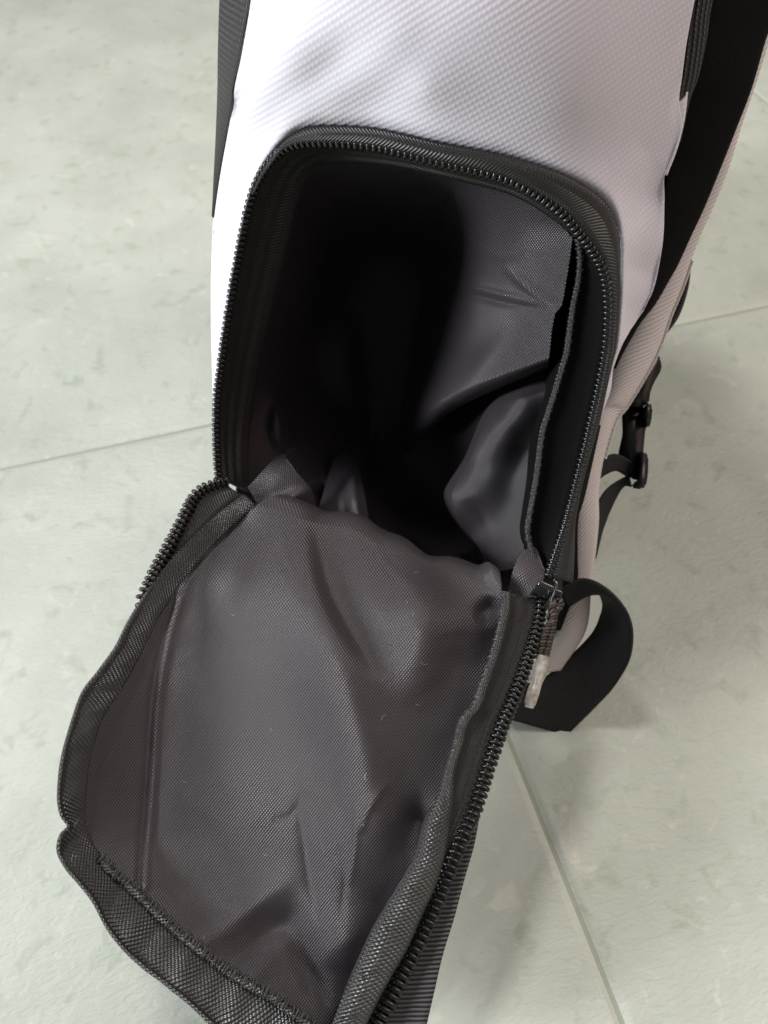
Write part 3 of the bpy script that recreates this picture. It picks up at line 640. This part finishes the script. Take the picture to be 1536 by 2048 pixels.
stitches('stitching', off(TAPE[12:24], 4, 14, -.0012), 0.0032, 0.0021, 0.00025, bag, 0.0012)

# lint caught on the lining
V = []; F = []
for q in range(13):
    x0 = rng.uniform(340, 860); y0 = rng.uniform(1120, 1900); a = rng.uniform(0, 6.28); l = rng.uniform(2, 9)
    ln = [(x0, y0), (x0+l*math.cos(a), y0+l*math.sin(a)), (x0+l*1.7*math.cos(a+.5), y0+l*1.7*math.sin(a+.5))]
    for k, (x, y) in enumerate(ln):
        o3 = P(x, y, float(FLAPD(np.array([x]), np.array([y]))[0])-0.0009)
        for w_ in ((1, 0, 0), (-.5, .8, 0), (-.5, -.4, .7)): V.append(o3+0.00009*np.array(w_))
    b0 = len(V)-9
    for k in (0, 3):
        for jj in range(3): F.append((b0+k+jj, b0+k+(jj+1) % 3, b0+k+3+(jj+1) % 3, b0+k+3+jj))
lint = mesh_from('lint', V, F, None, plain('pale_lint', (0.6, 0.58, 0.56), 0.8, 0.2), bag); lint['kind'] = 'stuff'

# ------------------------------------------------------------------ slider with cord pull
def box_mesh(name, corners8, mat, parent, bevel=0.0006, seg=2):
    bm = bmesh.new(); v = [bm.verts.new(c) for c in corners8]
    for f in ((0,1,2,3),(7,6,5,4),(0,4,5,1),(1,5,6,2),(2,6,7,3),(3,7,4,0)): bm.faces.new([v[i] for i in f])
    bmesh.ops.recalc_face_normals(bm, faces=bm.faces)
    if bevel: bmesh.ops.bevel(bm, geom=list(bm.edges), offset=bevel, segments=seg, affect='EDGES', profile=0.6)
    me = bpy.data.meshes.new(name); bm.to_mesh(me); bm.free(); me.materials.append(mat)
    me.polygons.foreach_set('use_smooth', [True]*len(me.polygons))
    return link(bpy.data.objects.new(name, me), parent)
def quad_prism(name, quad, thick, mat, parent, bevel=0.0006):
    """quad of (px,py,d), extruded thick metres away from the lens"""
    a = np.array([P(*q) for q in quad]); c = a.mean(0); v = c-np.array([0, 0, CAMH]); v /= np.linalg.norm(v)
    return box_mesh(name, [tuple(x) for x in a]+[tuple(x+v*thick) for x in a], mat, parent, bevel)
slider = quad_prism('zip_slider', [(1062,1184,.3905),(1081,1160,.3885),(1110,1174,.3885),(1097,1206,.3905)], 0.0022, M_METAL, bag, 0.0008)
def sub(o):                                              # sub-part of the slider
    o.parent = slider; o.matrix_parent_inverse = Matrix.Identity(4); return o
quad_prism('tape_join', [(1060,1150,.3985),(1128,1135,.3985),(1120,1215,.3985),(1058,1225,.3985)], 0.001, M_TAPE, bag, 0.0002)
# bridge over the slider body: a top bar on two legs
sub(quad_prism('slider_bridge', [(1079,1160,.3835),(1110,1174,.3835),(1106,1185,.3835),(1075,1171,.3835)], 0.0016, M_METAL, None, 0.0006))
sub(quad_prism('slider_leg', [(1110,1173,.3838),(1105,1182,.3838),(1094,1203,.388),(1101,1203,.388)], 0.0020, M_METAL, None, 0.0005))
sub(quad_prism('slider_leg', [(1080,1160,.3838),(1074,1174,.3838),(1071,1192,.388),(1058,1190,.389)], 0.0020, M_METAL, None, 0.0005))
sub(quad_prism('pull_tab', [(1107,1176,.3845),(1126,1184,.3845),(1121,1200,.3855),(1104,1196,.3855)], 0.0016, M_METAL, None, 0.0007))
sub(tube('pull_ring', [(1108,1160,.386),(1113,1166,.3845),(1112,1176,.384),(1102,1205,.384),(1097,1232,.383),(1093,1240,.383)], .0007, M_METAL, None, n=40, k=8))
def twisted(name, path, r, turns, mat, n=160):
    c = P3(spline(path, n)); T = np.gradient(c, axis=0); T /= np.linalg.norm(T, axis=1, keepdims=True)
    ref = np.array([0, 0, CAMH])-c; N = ref-(ref*T).sum(1, keepdims=True)*T; N /= np.linalg.norm(N, axis=1, keepdims=True); B = np.cross(T, N)
    a = np.linspace(0, 2*np.pi*turns, n)[:, None]
    for k in range(2):
        q = c + r*0.75*(np.cos(a+k*np.pi)*N+np.sin(a+k*np.pi)*B)
        sub(tube(name, q, r*0.8, (mat, M_TAN)[k], None, n=n, k=7, world=True))
twisted('pull_cord', [(1118,1198,.385),(1121,1210,.384),(1110,1225,.383),(1106,1246,.382),(1099,1280,.380),(1090,1320,.377)], .0013, 9, M_CORD)
twisted('pull_cord', [(1112,1204,.384),(1103,1216,.383),(1108,1236,.383),(1096,1254,.381),(1086,1284,.379),(1078,1318,.377)], .0013, 9, M_CORD)
sub(tube('cord_tip', [(1088,1312,.3745),(1084,1330,.3735),(1079,1348,.372),(1072,1368,.370),(1065,1390,.368),(1058,1415,.366)], [.0030,.0032,.0033,.0033,.0030,.0027,.0028,.0030,.0029,.0028,.0020], M_CLEAR, None, n=60, k=16))

# ------------------------------------------------------------------ left side panel, right back panel, white edge band
SB = [(520,-160,.2910),(502,0,.3020),(483,109,.3150),(468,178,.3270),(466,210,.3330),(454,273,.3470),(440,355,.3650),(429,437,.3850),(427,470,.3900)]
SO = [(448,-160,.345),(440,0,.352),(437,100,.358),(436,170,.364),(435,210,.368),(433,273,.374),(430,355,.381),(429,437,.389),(428,470,.393)]
strip('side_panel', SB, SO, M_SIDE, bag, n=120, m=14, bulge=0.0012, solid=0.0006)
BKL = [(1480,-260,.300),(1426,-150,.315),(1387,0,.325),(1373,73,.333),(1358,150,.342),(1345,205,.350),(1335,300,.362),(1318,346,.368),(1315,400,.374),(1310,469,.382),(1300,540,.388),(1280,600,.392)]
BKM = [(1530,-260,.305),(1470,-150,.317),(1424,0,.330),(1412,73,.338),(1396,150,.347),(1378,200,.354),(1360,280,.364),(1345,330,.370),(1335,400,.376),(1322,469,.383),(1310,540,.388),(1285,610,.392)]
strip('back_panel', BKL[:7], BKM[:7], M_SIDE, bag, n=90, m=8, bulge=0.001, solid=0.0012)
BKR = [(1690,-260,.335),(1620,-150,.345),(1560,0,.355),(1530,73,.362),(1500,176,.372),(1470,255,.380),(1440,331,.387),(1405,416,.395),(1380,469,.399),(1355,524,.402),(1325,580,.404),(1300,620,.405)]
strip('back_padding', off(BKM[:10], -14, 0, .006)+[(1296,555,.395),(1278,610,.398),(1255,640,.400),(1236,680,.401),(1220,728,.402)], BKR[:10]+[(1335,560,.4035),(1308,605,.4045),(1280,640,.405),(1250,690,.405),(1224,735,.405)], M_DARK, bag, n=90, m=16, bulge=0.002, solid=0.002)
# white band along the edge of the back panel: dips behind the front panel on its left
BDL = [(1600,-260,.335),(1560,-150,.345),(1512,0,.357),(1490,73,.364),(1455,176,.374),(1425,255,.382),(1396,331,.389),(1364,416,.397),(1340,469,.401),(1318,524,.405),(1292,580,.408),(1255,641,.410),(1230,690,.411),(1212,735,.411),(1200,790,.411),(1188,830,.411),(1178,860,.411),(1158,950,.413),(1146,1032,.417),(1145,1091,.421),(1146,1161,.425),(1128,1230,.429),(1090,1310,.435),(1060,1370,.440)]
BDR = [(1650,-260,.338),(1600,-150,.348),(1556,0,.360),(1536,82,.368),(1511,164,.376),(1484,243,.384),(1455,337,.392),(1426,410,.399),(1400,468,.404),(1380,520,.408),(1360,577,.412),(1338,630,.415),(1320,683,.418),(1300,728,.420),(1275,772,.421),(1250,812,.421),(1228,842,.420),(1206,915,.420),(1196,981,.420),(1196,1040,.421),(1190,1105,.424),(1181,1170,.428),(1170,1260,.434),(1120,1340,.440)]
strip('edge_band', off(BDL, -10, 0, .014), BDR, M_BAND, bag, n=260, m=24, bulge=0.010, solid=0.0014)
tube('band_piping', off(BDR[9:18], 3, 2, .002), .0012, M_BAND, bag, n=120, k=8)
strip('side_flap', [(1352,208,.3335),(1347,250,.341),(1338,300,.346),(1326,350,.351)], [(1374,184,.3345),(1367,240,.342),(1352,299,.347),(1331,348,.352)], M_WHITE, bag, n=50, m=8, bulge=0.001, solid=0.001)
# gusset between zip and band, low on the right
strip('side_gusset', [(1194,850,.388),(1160,985,.398),(1140,1040,.404),(1120,1110,.408),(1110,1170,.410),(1095,1260,.415)], [(1200,850,.396),(1170,985,.410),(1155,1040,.415),(1154,1110,.420),(1152,1170,.424),(1120,1260,.428)], M_DARK, bag, n=60, m=6, solid=0.001)

# ------------------------------------------------------------------ bag body behind: sides, back and base
def body():
    secs = []   # (z, x0, x1, y0, y1)
    for z, x0, x1, y0, y1 in ((0.004,-.075,.085,.275,.56),(0.012,-.084,.094,.262,.575),(0.022,-.086,.097,.255,.58),(0.028,-.086,.097,.50,.58),(0.10,-.088,.098,.500,.585),(0.2,-.088,.10,.50,.59),(0.3,-.086,.105,.49,.59),(0.40,-.080,.11,.45,.585),(0.455,-.07,.10,.46,.57),(0.47,-.05,.08,.47,.55)):
        r = 0.03; pts = []
        for (cx, cy, a0) in ((x1-r, y1-r, 0), (x0+r, y1-r, 90), (x0+r, y0+r, 180), (x1-r, y0+r, 270)):
            for a in np.linspace(a0, a0+90, 6): pts.append((cx+r*math.cos(math.radians(a)), cy+r*math.sin(math.radians(a)), z))
        secs.append(pts)
    V = [p for s in secs for p in s]; k = len(secs[0]); F = grid_faces(len(secs), k, True)
    F.append(tuple(range(k))[::-1]); F.append(tuple(range((len(secs)-1)*k, len(secs)*k)))
    uv = [(x+y, z) for x, y, z in V]
    return mesh_from('body', V, F, uv, M_SIDE, bag)
body()
# side walls joining the front panel to the body
t = np.linspace(0, 1, 10)[None, :, None]
def side_wall(name, line, x, mat, parent=bag, y=.51):
    o_ = P3(spline(line, 60)); b_ = np.stack([np.full(60, x), np.full(60, y), o_[:, 2]], -1)
    grid_obj(name, o_[:, None]*(1-t)+b_[:, None]*t, mat, parent, 0.0012)
side_wall('side_wall', off(OUT[:8], 2, 0, .003), -0.086, M_WHITE)
side_wall('side_panel', off(SO, 2, 0, .001), -0.086, M_SIDE)
side_wall('side_wall', off(OUT[19:], -2, 0, .003), 0.098, M_DARK)
# upper front cloth running on to the top of the bag, above the picture
o_ = P3(spline(OUT[14:20], 60)); c_ = o_+np.array([0, 0.012, 0.09]); b_ = np.stack([o_[:, 0]*0.9, np.full(60, .47), np.full(60, .47)], -1)
tt = np.linspace(0, 1, 20)[None, :, None]
grid_obj('upper_panel', o_[:, None]*(1-tt)**2+2*c_[:, None]*tt*(1-tt)+b_[:, None]*tt**2, M_WHITE, bag, 0.0012)
for q0, x in ((P3(spline(SO[:1]+[OUT[14]], 2))[0], -0.080), (P3(spline(OUT[19:21], 2))[0], 0.098)):
    V = [tuple(q0), (q0[0], .47, .465), (x, .51, .465), (x, .51, q0[2])]
    mesh_from('upper_side', V, [(0, 1, 2, 3)], [(0, 0), (0, .2), (.1, .2), (.1, 0)], M_SIDE, bag, 0.0012)
# inner gussets closing the gaps beside the linings
strip('flap_gusset', [(x-4, y, d+.013) for x, y, d in F_IN_R[1:]], [(x+5, y, d+.002) for x, y, d in F_IN_R[1:]], M_LINING, bag, n=120, m=6)
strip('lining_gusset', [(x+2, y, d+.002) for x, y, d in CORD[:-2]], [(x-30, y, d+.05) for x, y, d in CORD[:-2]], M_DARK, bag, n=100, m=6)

# ------------------------------------------------------------------ webbing loop low on the right
LA = [(1112,1180,.415),(1140,1167,.414),(1166,1158,.413),(1197,1167,.412),(1230,1193,.412),(1256,1230,.414),(1265,1272,.418),(1258,1322,.425),(1230,1371,.434),(1190,1414,.443),(1135,1468,.452)]
LB = [(1098,1300,.440),(1128,1235,.436),(1162,1170,.432),(1192,1176,.432),(1206,1205,.434),(1201,1232,.436),(1185,1265,.438),(1152,1300,.440),(1110,1338,.442),(1075,1368,.443),(1035,1405,.446)]
strip('webbing_loop', LA, LB, M_WEB, bag, n=140, m=10, bulge=0.0, solid=0.0016)
strip('webbing_loop_end', [(1135,1468,.4525),(1100,1461,.4505),(1039,1444,.447),(980,1430,.445)], [(1120,1380,.4475),(1085,1372,.446),(1030,1360,.444),(980,1350,.443)], M_WEB, bag, n=40, m=10, bulge=0.0, solid=0.0016)

# ------------------------------------------------------------------ buckle and straps at the back right
strip('shoulder_strap', [(1392,470,.440),(1383,516,.440),(1377,572,.440),(1361,625,.441),(1342,656,.442),(1318,684,.443),(1290,720,.443)], [(1350,500,.446),(1345,540,.446),(1340,580,.446),(1328,620,.446),(1310,650,.446),(1290,680,.446),(1270,715,.446)], M_WEB, bag, n=60, m=6, solid=0.0016)
def prism(name, outline, d0, thick, mat, parent, bevel=0.001):
    a = np.array([P(x, y, d0 if np.ndim(d0) == 0 else d0[i]) for i, (x, y) in enumerate(outline)]); c = a.mean(0); v = c-np.array([0, 0, CAMH]); v /= np.linalg.norm(v)
    bm = bmesh.new(); f = [bm.verts.new(x) for x in a]; bk = [bm.verts.new(x+v*thick) for x in a]; n = len(a)
    bm.faces.new(f); bm.faces.new(bk[::-1])
    for i in range(n): bm.faces.new((f[i], bk[i], bk[(i+1) % n], f[(i+1) % n]))
    bmesh.ops.recalc_face_normals(bm, faces=bm.faces)
    bmesh.ops.bevel(bm, geom=[e for e in bm.edges], offset=bevel, segments=2, affect='EDGES')
    me = bpy.data.meshes.new(name); bm.to_mesh(me); bm.free(); me.materials.append(mat); me.polygons.foreach_set('use_smooth', [True]*len(me.polygons))
    return link(bpy.data.objects.new(name, me), parent)
buckle = prism('buckle', [(1243,816),(1262,808),(1290,812),(1299,838),(1291,858),(1287,900),(1285,962),(1262,958),(1240,934),(1236,908),(1245,868)], .448, 0.010, M_PLASTIC, bag)
def bsub(o): o.parent = buckle; o.matrix_parent_inverse = Matrix.Identity(4); return o
bsub(prism('buckle_tongue', [(1313,702),(1321,718),(1324,738),(1311,760),(1301,782),(1298,806),(1284,814),(1256,814),(1258,796),(1285,760),(1302,722)], .443, 0.008, M_PLASTIC, None))
bsub(prism('buckle_arm', [(1289,808),(1300,804),(1305,816),(1303,842),(1297,858),(1290,852),(1286,830)], .442, 0.009, M_PLASTIC, None))
bsub(prism('buckle_bar', [(1277,906),(1290,902),(1297,914),(1296,950),(1292,972),(1284,979),(1262,976),(1264,966),(1276,962),(1278,940)], .440, 0.010, M_PLASTIC, None))
bsub(prism('buckle_rib', [(1264,828),(1280,824),(1281,829),(1265,834)], .4455, 0.003, M_METAL, None, 0.0004))
strip('waist_strap', [(1196,922,.432),(1215,912,.436),(1235,908,.442),(1262,922,.448)], [(1190,966,.434),(1208,950,.438),(1232,942,.444),(1258,956,.450)], M_WEB, bag, n=40, m=6, solid=0.0016)
strip('waist_strap', [(1258,950,.450),(1225,968,.448),(1205,990,.444),(1192,1020,.440),(1180,1070,.436)], [(1262,974,.452),(1245,975,.450),(1222,1016,.447),(1204,1062,.444),(1190,1118,.440)], M_WEB, bag, n=40, m=6, solid=0.0016)
print('zipper teeth', nteeth)
